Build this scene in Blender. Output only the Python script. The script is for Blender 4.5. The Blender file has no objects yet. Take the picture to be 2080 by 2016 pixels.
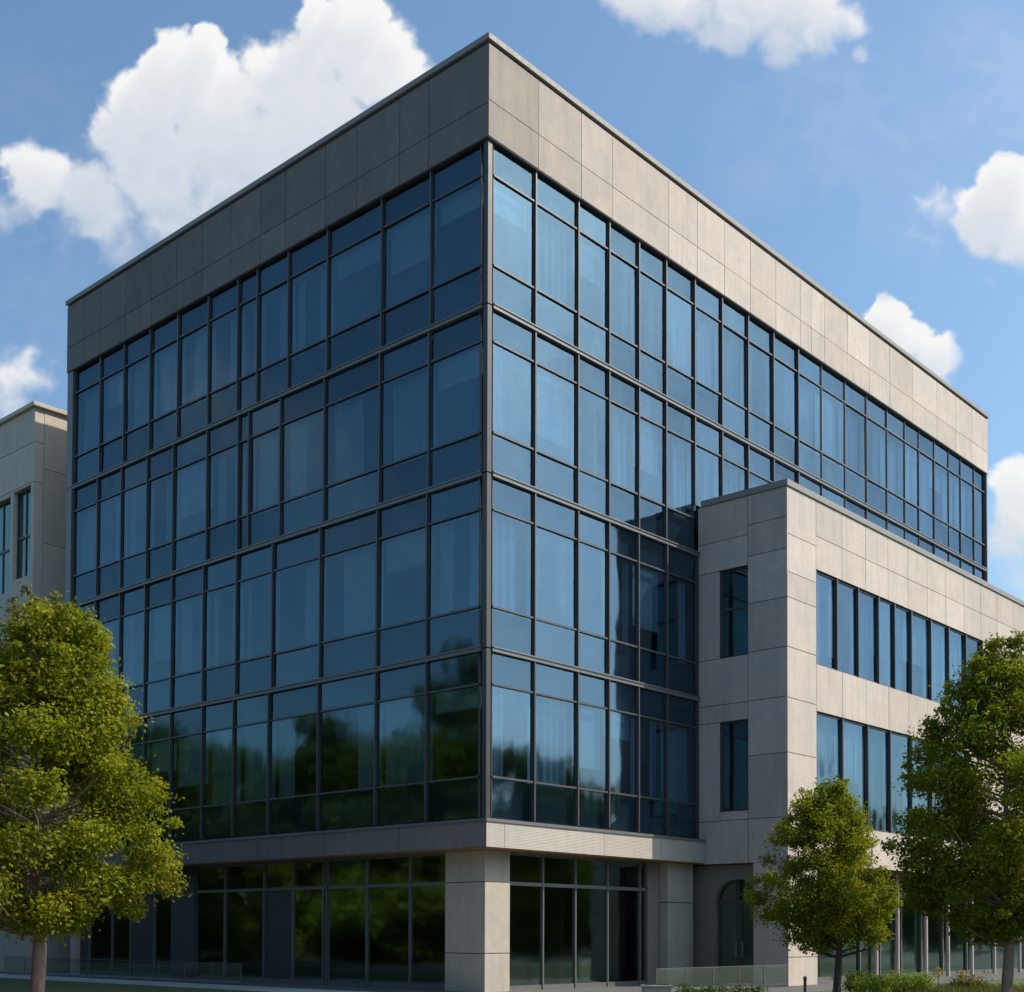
import bpy, math, random
import numpy as np
from mathutils import Matrix, Vector

random.seed(7)
rng = np.random.default_rng(7)
S = bpy.context.scene
COL = S.collection

# ------------------------------------------------------------------ helpers
class MB:
    """collects faces for ONE mesh object"""
    def __init__(self): self.v = []; self.f = []; self.tone = []
    def poly(self, pts, tone=0.5):
        b = len(self.v); self.v += [tuple(p) for p in pts]
        self.f.append(tuple(range(b, b + len(pts)))); self.tone.append(tone)
    def box(self, x0, x1, y0, y1, z0, z1, tone=0.5):
        if x0 > x1: x0, x1 = x1, x0
        if y0 > y1: y0, y1 = y1, y0
        if z0 > z1: z0, z1 = z1, z0
        b = len(self.v)
        self.v += [(x0,y0,z0),(x1,y0,z0),(x1,y1,z0),(x0,y1,z0),(x0,y0,z1),(x1,y0,z1),(x1,y1,z1),(x0,y1,z1)]
        for q in ((3,2,1,0),(4,5,6,7),(0,1,5,4),(1,2,6,5),(2,3,7,6),(3,0,4,7)):
            self.f.append(tuple(b+i for i in q)); self.tone.append(tone)
    def tube(self, pts, radii, n=10, cap=True, tone=0.5):
        rings = []
        for i, p in enumerate(pts):
            p = Vector(p)
            if i == 0: d = Vector(pts[1]) - p
            elif i == len(pts)-1: d = p - Vector(pts[i-1])
            else: d = Vector(pts[i+1]) - Vector(pts[i-1])
            d.normalize()
            a = d.orthogonal().normalized() if abs(d.z) < .99 else Vector((1,0,0))
            if rings: a = (pa - d*pa.dot(d)).normalized()
            pa = a; c = d.cross(a)
            b = len(self.v)
            for k in range(n):
                t = 2*math.pi*k/n
                self.v.append(tuple(p + (a*math.cos(t) + c*math.sin(t))*radii[i]))
            rings.append(b)
        for i in range(len(rings)-1):
            for k in range(n):
                self.f.append((rings[i]+k, rings[i]+(k+1)%n, rings[i+1]+(k+1)%n, rings[i+1]+k)); self.tone.append(tone)
        if cap:
            self.f.append(tuple(rings[-1]+k for k in range(n))); self.tone.append(tone)
            self.f.append(tuple(rings[0]+n-1-k for k in range(n))); self.tone.append(tone)
    def build(self, name, mat, parent=None, smooth=False, bevel=0):
        me = bpy.data.meshes.new(name); me.from_pydata(self.v, [], self.f); me.update()
        a = me.attributes.new('tone', 'FLOAT', 'FACE'); a.data.foreach_set('value', self.tone)
        if smooth: me.polygons.foreach_set('use_smooth', [True]*len(me.polygons))
        me.materials.append(mat)
        o = bpy.data.objects.new(name, me); COL.objects.link(o)
        if parent is not None: o.parent = parent
        if bevel:
            m = o.modifiers.new('edge', 'BEVEL'); m.width = bevel; m.segments = 2; m.limit_method = 'ANGLE'
        return o

def thing(name, label, cat, loc=(0,0,0), rz=0, group=None):
    o = bpy.data.objects.new(name, None); COL.objects.link(o)
    o.location = loc; o.rotation_euler = (0,0,rz); o.empty_display_size = .3
    o['label'] = label; o['category'] = cat
    if group: o['group'] = group
    return o
def tag(o, label, cat=None, kind=None, group=None):
    o['label'] = label
    if cat: o['category'] = cat
    if kind: o['kind'] = kind
    if group: o['group'] = group
    return o

# facade frames: t runs along the wall, d goes INTO the building
def PR(t, d, z): return (t, d, z)
def PL(t, d, z): return (d, t, z)
def fbox(mb, face, t0, t1, d0, d1, z0, z1, tone=.5):
    if face == 'R': mb.box(t0, t1, d0, d1, z0, z1, tone)
    else: mb.box(d0, d1, t0, t1, z0, z1, tone)
def fquad(mb, face, pts, tone=.5):
    P = PR if face == 'R' else PL
    q = [P(*p) for p in pts]
    if face == 'L': q = q[::-1]
    mb.poly(q, tone)

# ------------------------------------------------------------------ node material helpers
class NT:
    def __init__(self, tree): self.t = tree; self.n = tree.nodes; self.l = tree.links
    def new(self, typ, **kw):
        n = self.n.new(typ)
        for k, v in kw.items(): setattr(n, k, v)
        return n
    def set(self, sock, val):
        if isinstance(val, bpy.types.NodeSocket): self.l.new(val, sock)
        else: sock.default_value = val
    def math(self, op, a, b=None, c=None, clamp=False):
        n = self.new('ShaderNodeMath', operation=op); n.use_clamp = clamp
        self.set(n.inputs[0], a)
        if b is not None: self.set(n.inputs[1], b)
        if c is not None: self.set(n.inputs[2], c)
        return n.outputs[0]
    def vmath(self, op, a, b=None, out=0):
        n = self.new('ShaderNodeVectorMath', operation=op)
        self.set(n.inputs[0], a)
        if b is not None: self.set(n.inputs[1], b)
        return n.outputs[out]
    def noise(self, vec, scale, detail=4, rough=.55, dist=0):
        n = self.new('ShaderNodeTexNoise'); self.set(n.inputs['Vector'], vec)
        n.inputs['Scale'].default_value = scale; n.inputs['Detail'].default_value = detail
        n.inputs['Roughness'].default_value = rough; n.inputs['Distortion'].default_value = dist
        return n.outputs[0]
    def mapr(self, v, a, b, c, d, smooth=False):
        n = self.new('ShaderNodeMapRange'); n.interpolation_type = 'SMOOTHSTEP' if smooth else 'LINEAR'
        self.set(n.inputs[0], v)
        for i, x in zip((1,2,3,4), (a,b,c,d)): self.set(n.inputs[i], x)
        return n.outputs[0]
    def mix(self, fac, a, b, mode='MIX'):
        n = self.new('ShaderNodeMix'); n.data_type = 'RGBA'; n.blend_type = mode
        self.set(n.inputs[0], fac); self.set(n.inputs[6], a); self.set(n.inputs[7], b)
        return n.outputs[2]
    def scale(self, vec, s):
        n = self.new('ShaderNodeMapping'); self.set(n.inputs[0], vec); n.inputs['Scale'].default_value = s
        return n.outputs[0]
def mat_new(name):
    m = bpy.data.materials.new(name); m.use_nodes = True
    t = NT(m.node_tree); bs = m.node_tree.nodes['Principled BSDF']; out = m.node_tree.nodes['Material Output']
    return m, t, bs, out
def objco(t): return t.new('ShaderNodeTexCoord').outputs['Object']
def tone(t):
    n = t.new('ShaderNodeAttribute'); n.attribute_name = 'tone'; return n.outputs['Fac']
def rgb(c): return (c[0], c[1], c[2], 1)

def concrete(name, base, grain=.20, stain=.22, rough=.85, ribs=0, tone_amt=.40):
    m, t, bs, out = mat_new(name); co = objco(t)
    fine = t.noise(co, 34, 5, .75); mid = t.noise(co, .9, 5, .6); blot = t.noise(co, 4.5, 4, .6)
    streak = t.noise(t.scale(co, (2.2, 2.2, .5)), 1.0, 5, .65)
    f = t.math('MULTIPLY_ADD', t.math('SUBTRACT', fine, .5), grain*2.2, 1.0)
    f = t.math('MULTIPLY', f, t.math('MULTIPLY_ADD', t.math('SUBTRACT', mid, .5), stain*1.4, 1.0))
    f = t.math('MULTIPLY', f, t.math('MULTIPLY_ADD', t.math('SUBTRACT', blot, .5), stain*.8, 1.0))
    f = t.math('MULTIPLY', f, t.math('MULTIPLY_ADD', t.math('SUBTRACT', streak, .5), stain*1.0, 1.0))
    run = t.noise(t.scale(co, (3.2, 3.2, .22)), 1.0, 6, .72)
    f = t.math('MULTIPLY', f, t.mapr(run, .50, .75, 1.0, .84))                # rain streaks
    f = t.math('MULTIPLY', f, t.math('MULTIPLY_ADD', t.math('SUBTRACT', tone(t), .5), tone_amt, 1.0))
    warm = t.mix(t.mapr(mid, .35, .65, 0, 1), rgb(base), rgb((base[0]*1.02, base[1]*.975, base[2]*.92)))
    c = t.vmath('SCALE', warm); t.l.new(f, c.node.inputs['Scale'])
    t.l.new(c, bs.inputs['Base Color']); bs.inputs['Roughness'].default_value = rough
    bs.inputs['Specular IOR Level'].default_value = .25
    b = t.new('ShaderNodeBump'); b.inputs['Strength'].default_value = .25; b.inputs['Distance'].default_value = .01
    h = t.math('ADD', fine, t.math('MULTIPLY', blot, .8))
    if ribs:
        sep = t.new('ShaderNodeSeparateXYZ'); t.l.new(co, sep.inputs[0])
        w = t.math('SINE', t.math('MULTIPLY', sep.outputs[2], ribs))
        h = t.math('MULTIPLY_ADD', w, .9, h)
        b.inputs['Strength'].default_value = .3
    t.l.new(h, b.inputs['Height']); t.l.new(b.outputs[0], bs.inputs['Normal'])
    return m
def plain(name, base, rough=.5, metal=0, var=.15, scale=6, spec=.5):
    m, t, bs, out = mat_new(name); co = objco(t)
    n = t.noise(co, scale, 4, .6)
    f = t.math('MULTIPLY_ADD', t.math('SUBTRACT', n, .5), var*2, 1.0)
    f = t.math('MULTIPLY', f, t.math('MULTIPLY_ADD', t.math('SUBTRACT', tone(t), .5), .5, 1.0))
    c = t.vmath('SCALE', rgb(base)[:3]); t.l.new(f, c.node.inputs['Scale'])
    t.l.new(c, bs.inputs['Base Color']); bs.inputs['Metallic'].default_value = metal
    t.l.new(t.mapr(n, .3, .7, rough*.85, min(1, rough*1.15)), bs.inputs['Roughness'])
    bs.inputs['Specular IOR Level'].default_value = spec
    return m
def glass(name, refl=.30, tint=(.55,.83,1.0), trans=(.22,.36,.46), wav=.012, edge=.6, rough=.05):
    m, t, bs, out = mat_new(name); t.n.remove(bs); co = objco(t)
    n1 = t.noise(t.scale(co, (1, 1, .6)), .55, 2, .5)
    b = t.new('ShaderNodeBump'); b.inputs['Strength'].default_value = 1.0; b.inputs['Distance'].default_value = wav
    t.l.new(n1, b.inputs['Height'])
    lw = t.new('ShaderNodeFresnel'); lw.inputs['IOR'].default_value = 1.5
    g = t.new('ShaderNodeBsdfGlossy'); g.inputs['Roughness'].default_value = rough
    dirt = t.noise(co, 1.4, 5, .6)
    t.l.new(t.mix(t.mapr(dirt, .3, .7, 0, 1), rgb(tint), rgb((tint[0]*.86, tint[1]*.9, tint[2]*.93))), g.inputs['Color'])
    t.l.new(b.outputs[0], g.inputs['Normal'])
    tr = t.new('ShaderNodeBsdfTransparent'); tr.inputs['Color'].default_value = rgb(trans)
    fac = t.math('MULTIPLY_ADD', lw.outputs[0], edge, refl, clamp=True)
    fac = t.math('MULTIPLY', fac, t.math('MULTIPLY_ADD', t.math('SUBTRACT', tone(t), .5), .4, 1.0))
    mx = t.new('ShaderNodeMixShader'); t.l.new(fac, mx.inputs[0]); t.l.new(tr.outputs[0], mx.inputs[1]); t.l.new(g.outputs[0], mx.inputs[2])
    t.l.new(mx.outputs[0], out.inputs['Surface'])
    return m
def leafmat(name, base, trans, shade=1.0):
    m, t, bs, out = mat_new(name); co = objco(t)
    tn = tone(t)
    a = t.mix(tn, rgb(tuple(c*.45 for c in base)), rgb(tuple(min(1, c*1.5) for c in base)))
    yel = t.mix(t.mapr(t.noise(co, .9, 3), .45, .7, 0, .55), a, rgb((base[0]*1.7, base[1]*1.2, base[2]*.8)))
    d = t.new('ShaderNodeBsdfDiffuse'); t.l.new(yel, d.inputs[0])
    tl = t.new('ShaderNodeBsdfTranslucent')
    t.l.new(t.mix(tn, rgb(tuple(c*.6 for c in trans)), rgb(trans)), tl.inputs[0])
    gl = t.new('ShaderNodeBsdfGlossy'); gl.inputs['Roughness'].default_value = .6; gl.inputs[0].default_value = (.9,.95,.8,1)
    m1 = t.new('ShaderNodeMixShader'); m1.inputs[0].default_value = .42
    t.l.new(d.outputs[0], m1.inputs[1]); t.l.new(tl.outputs[0], m1.inputs[2])
    m2 = t.new('ShaderNodeMixShader'); m2.inputs[0].default_value = .012
    t.l.new(m1.outputs[0], m2.inputs[1]); t.l.new(gl.outputs[0], m2.inputs[2])
    t.l.new(m2.outputs[0], out.inputs['Surface'])
    return m
def bark(name, base):
    m, t, bs, out = mat_new(name); co = objco(t)
    n = t.noise(t.scale(co, (1, 1, .25)), 22, 5, .65); n2 = t.noise(co, 3, 3)
    c = t.mix(t.mapr(n, .35, .65, 0, 1), rgb(tuple(x*.55 for x in base)), rgb(base))
    c = t.mix(t.mapr(n2, .4, .7, 0, .5), c, rgb(tuple(x*1.35 for x in base)))
    t.l.new(c, bs.inputs['Base Color']); bs.inputs['Roughness'].default_value = .9
    b = t.new('ShaderNodeBump'); b.inputs['Strength'].default_value = .6; b.inputs['Distance'].default_value = .02
    t.l.new(n, b.inputs['Height']); t.l.new(b.outputs[0], bs.inputs['Normal'])
    return m

M = {}
M['conc']   = concrete('pale_precast_concrete', (.51,.447,.405), stain=.28)
M['fascia'] = concrete('ribbed_fascia_concrete', (.45,.41,.37), ribs=150, stain=.15)
M['concShade']  = concrete('shade_darkened_concrete', (.195,.178,.172), grain=.16, stain=.3)  # concrete for the left parapet and fascia, their shade put into the colour
M['conc2']  = concrete('neighbour_concrete', (.56,.49,.42), grain=.1, stain=.25)
M['column'] = concrete('column_concrete', (.44,.395,.34), grain=.1, stain=.3)
M['joint']  = plain('dark_joint_backing', (.07,.065,.06), .9)
M['coping'] = plain('grey_metal_coping', (.26,.245,.23), .6, 0, spec=.3)
M['mull']   = plain('dark_bronze_aluminium', (.085,.08,.08), .42, .35, spec=.6)
M['mullL']  = plain('grey_aluminium', (.17,.165,.165), .45, .3)
M['post'] = plain('dark_grey_aluminium', (.06,.057,.057), .45, .3)
M['glass']  = glass('blue_tinted_glass', refl=.145, tint=(.43,.67,.78), trans=(.42,.56,.60), edge=.55, wav=.018, rough=.055)
M['glassR'] = glass('bright_blue_glass', refl=.175, tint=(.48,.70,.92), trans=(.38,.54,.66), edge=.5, wav=.02)
M['glassG'] = glass('storefront_glass', refl=.20, tint=(.66,.88,.80), trans=(.42,.52,.50), wav=.012, rough=.055)
M['clear']  = glass('balustrade_glass', refl=.03, tint=(.9,.95,1), trans=(.93,.94,.93), wav=.004, edge=.3)
M['curt']   = plain('pale_curtain_fabric', (.42,.44,.46), .9, var=.1)
M['drape']  = plain('white_drape_fabric', (.80,.77,.72), .9, var=.1)
M['span']   = plain('dark_shadow_box', (.035,.045,.06), .7)
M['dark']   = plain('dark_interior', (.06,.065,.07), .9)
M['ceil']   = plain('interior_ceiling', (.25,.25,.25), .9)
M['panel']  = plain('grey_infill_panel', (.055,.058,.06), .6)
M['recess'] = concrete('shaded_recess_concrete', (.23,.205,.18), grain=.1, stain=.25)  # column stone with the shade under the ledge and wing darkened into it
M['roof']   = plain('roof_membrane', (.25,.25,.25), .9)

# ------------------------------------------------------------------ SETTING: ground
def sheet(name, x0, x1, y0, y1, z, mat, label, n=1):
    mb = MB(); mb.poly([(x0,y0,z),(x1,y0,z),(x1,y1,z),(x0,y1,z)])
    o = mb.build(name, mat); tag(o, label, None, 'structure'); return o
def pavingmat(name, base, sx, sy):
    m, t, bs, out = mat_new(name); co = objco(t)
    br = t.new('ShaderNodeTexBrick'); t.l.new(co, br.inputs['Vector'])
    br.inputs['Scale'].default_value = 1; br.inputs['Brick Width'].default_value = sx; br.inputs['Row Height'].default_value = sy
    br.inputs['Mortar Size'].default_value = .012; br.offset = .5
    br.inputs['Color1'].default_value = rgb(base); br.inputs['Color2'].default_value = rgb(tuple(c*.85 for c in base))
    br.inputs['Mortar'].default_value = rgb(tuple(c*.4 for c in base))
    n = t.noise(co, .7, 6, .65); n2 = t.noise(co, 40, 3)
    f = t.math('MULTIPLY', t.math('MULTIPLY_ADD', n, .7, .65), t.math('MULTIPLY_ADD', n2, .4, .8))
    c = t.vmath('SCALE', br.outputs[0]); t.l.new(f, c.node.inputs['Scale'])
    t.l.new(c, bs.inputs['Base Color']); bs.inputs['Roughness'].default_value = .85
    return m
def grassmat():
    m, t, bs, out = mat_new('lawn_grass'); co = objco(t)
    n = t.noise(co, 1.1, 6, .7); n2 = t.noise(co, 60, 3, .7)
    c = t.mix(n, rgb((.035,.06,.012)), rgb((.10,.13,.03)))
    c = t.mix(t.mapr(n2, .3, .7, 0, .6), c, rgb((.03,.045,.01)))
    t.l.new(c, bs.inputs['Base Color']); bs.inputs['Roughness'].default_value = .95
    return m
M['pave'] = pavingmat('plaza_paving', (.11,.107,.10), .9, .6)
M['path'] = pavingmat('path_concrete', (.42,.40,.37), 1.5, 1.5)
M['lawn'] = grassmat()
M['asph'] = plain('asphalt', (.05,.05,.052), .9, var=.3, scale=20)
sheet('ground', -900, 900, -900, 900, 0, M['pave'], 'grey paved ground around the office building')
sheet('path', -3.4, -1.5, -2, 60, .004, M['path'], 'pale concrete path along the shaded glass side')
sheet('lawn', -9.5, -3.7, 2, 40, .006, M['lawn'], 'strip of lawn beside the pale path under the left tree')
sheet('lawn', 1.0, 40, -16, -5.6, .006, M['lawn'], 'planted lawn in front of the sunlit stone wing')
sheet('road', -120, -46, -300, 300, .004, M['asph'], 'asphalt road behind the viewpoint')

# ------------------------------------------------------------------ MAIN BUILDING
B = thing('office_building', 'large blue glass and stone office building with a stone wing on its sunlit side', 'office building', (0,0,0))
LL, RL = 22.04, 34.02
BAND = [4.66, 9.26, 14.01, 18.60, 23.03]
def jit(a=.05): return .5 + random.uniform(-a, a)

def panels(mb, face, ts, zs, d, gap=.022, th=.03, skip=None, dark=lambda t: 0):
    """stone cladding: one slab per cell, real gaps between"""
    for i in range(len(ts)-1):
        for j in range(len(zs)-1):
            if skip and skip(i, j): continue
            e = random.uniform(-.003, .003)
            fbox(mb, face, ts[i]+gap/2, ts[i+1]-gap/2, d+e, d+th, zs[j]+gap/2, zs[j+1]-gap/2, .5+random.gauss(0, .14)+dark(ts[i]))

# parapets
RT3 = [.12,1.91,3.82,5.3,6.8,8.25,9.87,11.5,13.15,14.85,16.6,18.4,20.25,22.05,23.85,25.5,26.85,28.4,29.9,31.2,32.7,33.9]
pd = -.16
mb = MB(); fbox(mb, 'R', pd+.02, RL, pd+.03, .55, 23.12, 25.72); mb.build('parapet_backing', M['joint'], B)
mb = MB(); fbox(mb, 'L', .551, LL, pd+.03, .55, 23.12, 25.72); mb.build('parapet_backing', M['joint'], B)
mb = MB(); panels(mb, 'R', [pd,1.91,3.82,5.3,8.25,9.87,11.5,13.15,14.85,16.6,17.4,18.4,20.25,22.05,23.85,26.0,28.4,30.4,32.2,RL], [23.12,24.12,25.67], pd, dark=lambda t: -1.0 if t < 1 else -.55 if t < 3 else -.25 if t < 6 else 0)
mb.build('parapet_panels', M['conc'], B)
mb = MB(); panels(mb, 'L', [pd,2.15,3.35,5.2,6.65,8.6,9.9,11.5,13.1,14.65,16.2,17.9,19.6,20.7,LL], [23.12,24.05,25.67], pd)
mb.build('parapet_panels', M['concShade'], B)
mb = MB(); mb.box(pd-.06, RL+.06, pd-.06, .6, 25.75, 25.92); mb.box(pd-.06, .6, .6, LL+.06, 25.75, 25.92)
mb.build('coping', M['coping'], B, bevel=.012)
# far and rear walls, roof
mb = MB(); mb.box(RL-.25, RL-.002, .56, 22.0, 0, 23.1); mb.box(.3, RL-.26, LL-.3, LL-.002, 0, 23.1)
mb.box(RL-.25, RL-.002, .551, 22.0, 23.1, 25.7); mb.box(.551, RL-.26, LL-.3, LL-.002, 23.12, 25.7)
mb.build('rear_wall', M['conc'], B)
mb = MB(); mb.box(.56, RL-.27, .56, LL-.31, 24.6, 24.9); mb.build('roof', M['roof'], B)
# interior slabs, core walls
mb = MB()
for z in BAND: mb.box(.42, RL-.3, .42, LL-.32, z-.32, z-.04)
mb.build('floor_slab', M['ceil'], B)
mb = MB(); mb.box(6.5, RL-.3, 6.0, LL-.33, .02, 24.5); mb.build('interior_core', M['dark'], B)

# curtain wall frame
def mullion(face, t, z0, z1, w=.055, d0=-.085):
    if face == 'R' and t > 17: w, d0 = .042, -.045
    mb = MB(); fbox(mb, face, t-w/2, t+w/2, d0, .06, z0, z1, jit()); return mb.build('mullion', M['mull'], B)
def band(face, t0, t1, z, h=.15, d0=-.11):
    mb = MB(); fbox(mb, face, t0, t1, d0, .10, z-h/2, z+h/2, jit()); fbox(mb, face, t0, t1, d0-.03, d0, z+h/2-.05, z+h/2-.02, jit())
    return mb.build('floor_band', M['mullL'], B)
def curtain(face, t0, t1, z0, z1, parent):
    far = face == 'R' and t0 > 18 and random.random() < .75
    kind = 1 if far else random.random(); segs = []
    w = t1-t0; zb = z0
    if not far and random.random() < .22:                                            # roller blind part of the way down
        mb = MB(); zb = z1-(z1-z0)*random.uniform(.2,.85); tn = random.uniform(.25,1.0)
        fquad(mb, face, [(t0+.03,.24,zb),(t1-.03,.24,zb),(t1-.03,.24,z1),(t0+.03,.24,z1)], tn); fbox(mb, face, t0+.03, t1-.03, .225, .255, zb-.035, zb-.002, tn*.6)
        return mb.build('blind', M['curt'], parent)
    lean = random.uniform(-.12,.12) if random.random() < .3 else 0
    if kind < .35: segs = [(t0+.05, t0+w*random.uniform(.2,.42)), (t1-w*random.uniform(.15,.4), t1-.05)]
    elif kind < .55: segs = [(t0+.05, t0+w*random.uniform(.4,.8))]
    elif kind < .75: segs = [(t1-w*random.uniform(.3,.7), t1-.05)]
    else: segs = [(t0+.05, t1-.05)]
    mb = MB()
    for a, b in segs:
        n = max(8, int((b-a)/.05)); ph = random.uniform(0, 6)
        amp = random.uniform(.025,.05); fr = random.uniform(18, 28)
        pts = [(a+(b-a)*i/n, .32+amp*math.sin(ph+fr*(b-a)*i/n)+.02*math.sin(3+ph+5*(b-a)*i/n)) for i in range(n+1)]
        tn = .5+random.uniform(-.35,.25)
        for i in range(n):
            (ta, da), (tb, db) = pts[i], pts[i+1]
            fquad(mb, face, [(min(t1,max(t0,ta+lean)),da,z0),(min(t1,max(t0,tb+lean)),db,z0),(tb,db,z1),(ta,da,z1)], tn)
    return mb.build('curtain', M['drape' if far else 'curt'], parent, smooth=True)
def lite(mb, face, t0, t1, z0, z1, d=0, tilt=.010, sp=0):
    o = [random.uniform(-tilt, tilt) for _ in range(3)]
    ds = [o[0], o[1], o[1]+o[2]-o[0]*1.0, o[2]]
    fquad(mb, face, [(t0,d+ds[0],z0),(t1,d+ds[1],z0),(t1,d+(ds[1]+ds[2])/2,z1),(t0,d+ds[3],z1)], .5+random.uniform(-.4,.4)+sp)
def window(face, t0, t1, z0, z1, low=True, floor_i=0):
    """one bay, one storey: bars + panes + shadow boxes + curtain"""
    a, b = t0+.034, t1-.034
    zl, zu = z0+1.08, z1-.87
    mb = MB()
    if low: fbox(mb, face, a, b, -.055, .05, zl-.028, zl+.028, jit())
    fbox(mb, face, a, b, -.055, .05, zu-.025, zu+.025, jit())
    for s0, s1 in ((a, a+.025), (b-.025, b)): fbox(mb, face, s0, s1, -.02, .045, z0, z1, jit())
    w = mb.build('window', M['mull'], B)
    mb = MB()
    lo = zl if low else z0; spd = -.6 if face == 'L' else -.2
    if low: lite(mb, face, a, b, z0, zl, sp=spd)
    lite(mb, face, a, b, lo, zu); lite(mb, face, a, b, zu, z1, sp=spd)
    mb.build('pane', M['glass' if face == 'L' else 'glassR'], w)
    mb = MB()
    if low:
        fbox(mb, face, a, b, .16, .20, z0, zl-.03, jit(.4)); mb.build('shadow_box', M['span'], w); mb = MB()
    fbox(mb, face, a, b, .16, .20, zu+.03, z1, jit(.4))
    mb.build('shadow_box', M['span'], w)
    curtain(face, t0+.05, t1-.05, lo, zu, w)
LT = [[.22,2.25,4.35,6.95,9.4,11.25,13.0,14.87,16.55,18.2,19.9,21.6],
      [.22,2.25,4.33,6.9,9.25,11.15,13.0,14.87,16.55,18.2,19.9,21.6],
      [.22,2.2,4.25,6.75,8.9,10.55,11.12,12.87,14.87,16.5,18.2,19.85,21.6],
      [.22,2.15,4.2,6.65,8.55,10.15,11.2,12.85,14.65,16.4,18.1,19.75,21.6]]
RT = [[.16,1.91,3.83,5.3,6.78,8.3,10.0],[.16,1.91,3.83,5.3,6.78,8.3,10.0],RT3,RT3]
for i in range(4):
    z0, z1 = BAND[i]+.075, BAND[i+1]-.075
    if i == 3: z1 = 23.1
    for k in range(len(LT[i])-1): window('L', LT[i][k], LT[i][k+1], z0, z1, True, i)
    for t in LT[i][1:]: mullion('L', t, BAND[i]+.07, z1)
    for k in range(len(RT[i])-1):
        up = (i == 2 and RT[i][k] > 9.5)
        window('R', max(RT[i][k], .16), RT[i][k+1], 15.62 if up else z0, z1, not up, i)
    for t in RT[i][1:]:
        up = (i == 2 and t > 9.5)
        mullion('R', t, 15.6 if up else BAND[i]+.07, z1)
for z in BAND[:1]+BAND[1:4]:
    if z == BAND[0]: continue
    band('L', .13, LL-.02, z)
    band('R', .13, 10.06 if z < 15 else RL-.1, z)
# corner post (jointed at each floor) and end posts
mb = MB()
for i in range(4): mb.box(-.075, .09, -.075, .09, BAND[i]+.02, BAND[i+1]-.02 if i < 3 else 23.1, jit(.1))
mb.build('corner_post', M['post'], B)
mb = MB(); mb.box(-.12, .3, 21.64, LL-.01, 4.66, 23.1); mb.build('end_post', M['mullL'], B); mb = MB(); mb.box(33.94, RL-.003, -.12, .54, 15.6, 23.1); mb.build('end_post', M['mullL'], B)
mb = MB(); fbox(mb, 'R', -.14, RL-.01, -.14, .1, 23.1, 23.118); fbox(mb, 'L', .101, LL-.01, -.14, .1, 23.1, 23.118); mb.build('head_flashing', M['mull'], B)

# fascia ledge over the ground floor
fd = -.30
mb = MB(); mb.box(fd+.02, 10.06, fd+.02, .3, 3.92, 4.55); mb.box(fd+.02, .3, .301, LL, 3.92, 4.55); mb.build('fascia_backing', M['joint'], B)
mb = MB()
for a, b in ((fd,.42),(.42,4.75),(4.75,7.6),(7.6,10.06)): fbox(mb, 'R', a+.008, b-.008, fd, fd+.02, 3.90, 4.57, jit(.15))
mb.build('fascia', M['fascia'], B); mb = MB()
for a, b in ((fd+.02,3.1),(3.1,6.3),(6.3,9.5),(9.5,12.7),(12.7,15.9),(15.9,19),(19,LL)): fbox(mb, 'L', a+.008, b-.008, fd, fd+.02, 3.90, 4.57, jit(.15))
mb.build('fascia', M['concShade'], B)
mb = MB(); mb.box(fd-.03, 10.06, fd-.03, .12, 4.571, 4.66); mb.box(fd-.03, .12, .121, LL, 4.571, 4.66); mb.build('ledge_cap', M['mullL'], B)
# timber soffit
def woodmat():
    m, t, bs, out = mat_new('timber_soffit'); co = objco(t)
    sep = t.new('ShaderNodeSeparateXYZ'); t.l.new(co, sep.inputs[0])
    u = t.math('ADD', sep.outputs[0], sep.outputs[1])
    fr = t.math('FRACT', t.math('MULTIPLY', t.math('SUBTRACT', sep.outputs[0], sep.outputs[1]), 7))
    line = t.mapr(fr, 0, .12, .25, 1)
    n = t.noise(t.scale(co, (3,3,3)), 3, 5)
    c = t.mix(n, rgb((.22,.12,.055)), rgb((.36,.21,.10)))
    s = t.vmath('SCALE', c); t.l.new(line, s.node.inputs['Scale'])
    t.l.new(s, bs.inputs['Base Color']); bs.inputs['Roughness'].default_value = .6
    return m
M['wood'] = woodmat()
mb = MB(); mb.box(fd+.03, 10.06, fd+.03, .8, 3.87, 3.915); mb.box(fd+.03, .8, .801, LL, 3.87, 3.915); mb.build('soffit', M['wood'], B)
# ceiling and back for ground floor
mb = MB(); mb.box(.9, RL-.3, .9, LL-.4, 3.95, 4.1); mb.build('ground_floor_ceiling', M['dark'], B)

# ground floor columns
mb = MB(); z1 = 3.868
for a, b in ((0.0,1.05),(1.07,3.0),(3.02,z1)): mb.box(.35, 1.36, .35, 1.87, a, b, jit(.08))
mb.build('corner_column', M['column'], B, bevel=.01)
mb = MB()
for a, b in ((0,2.6),(2.62,z1)): mb.box(8.62, 10.05, .15, .6, a, b, jit(.1))
mb.build('pier', M['column'], B, bevel=.01)
mb = MB(); mb.box(7.95, 8.6, .45, .62, 0, z1); mb.build('ground_wall', M['recess'], B)
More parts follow.
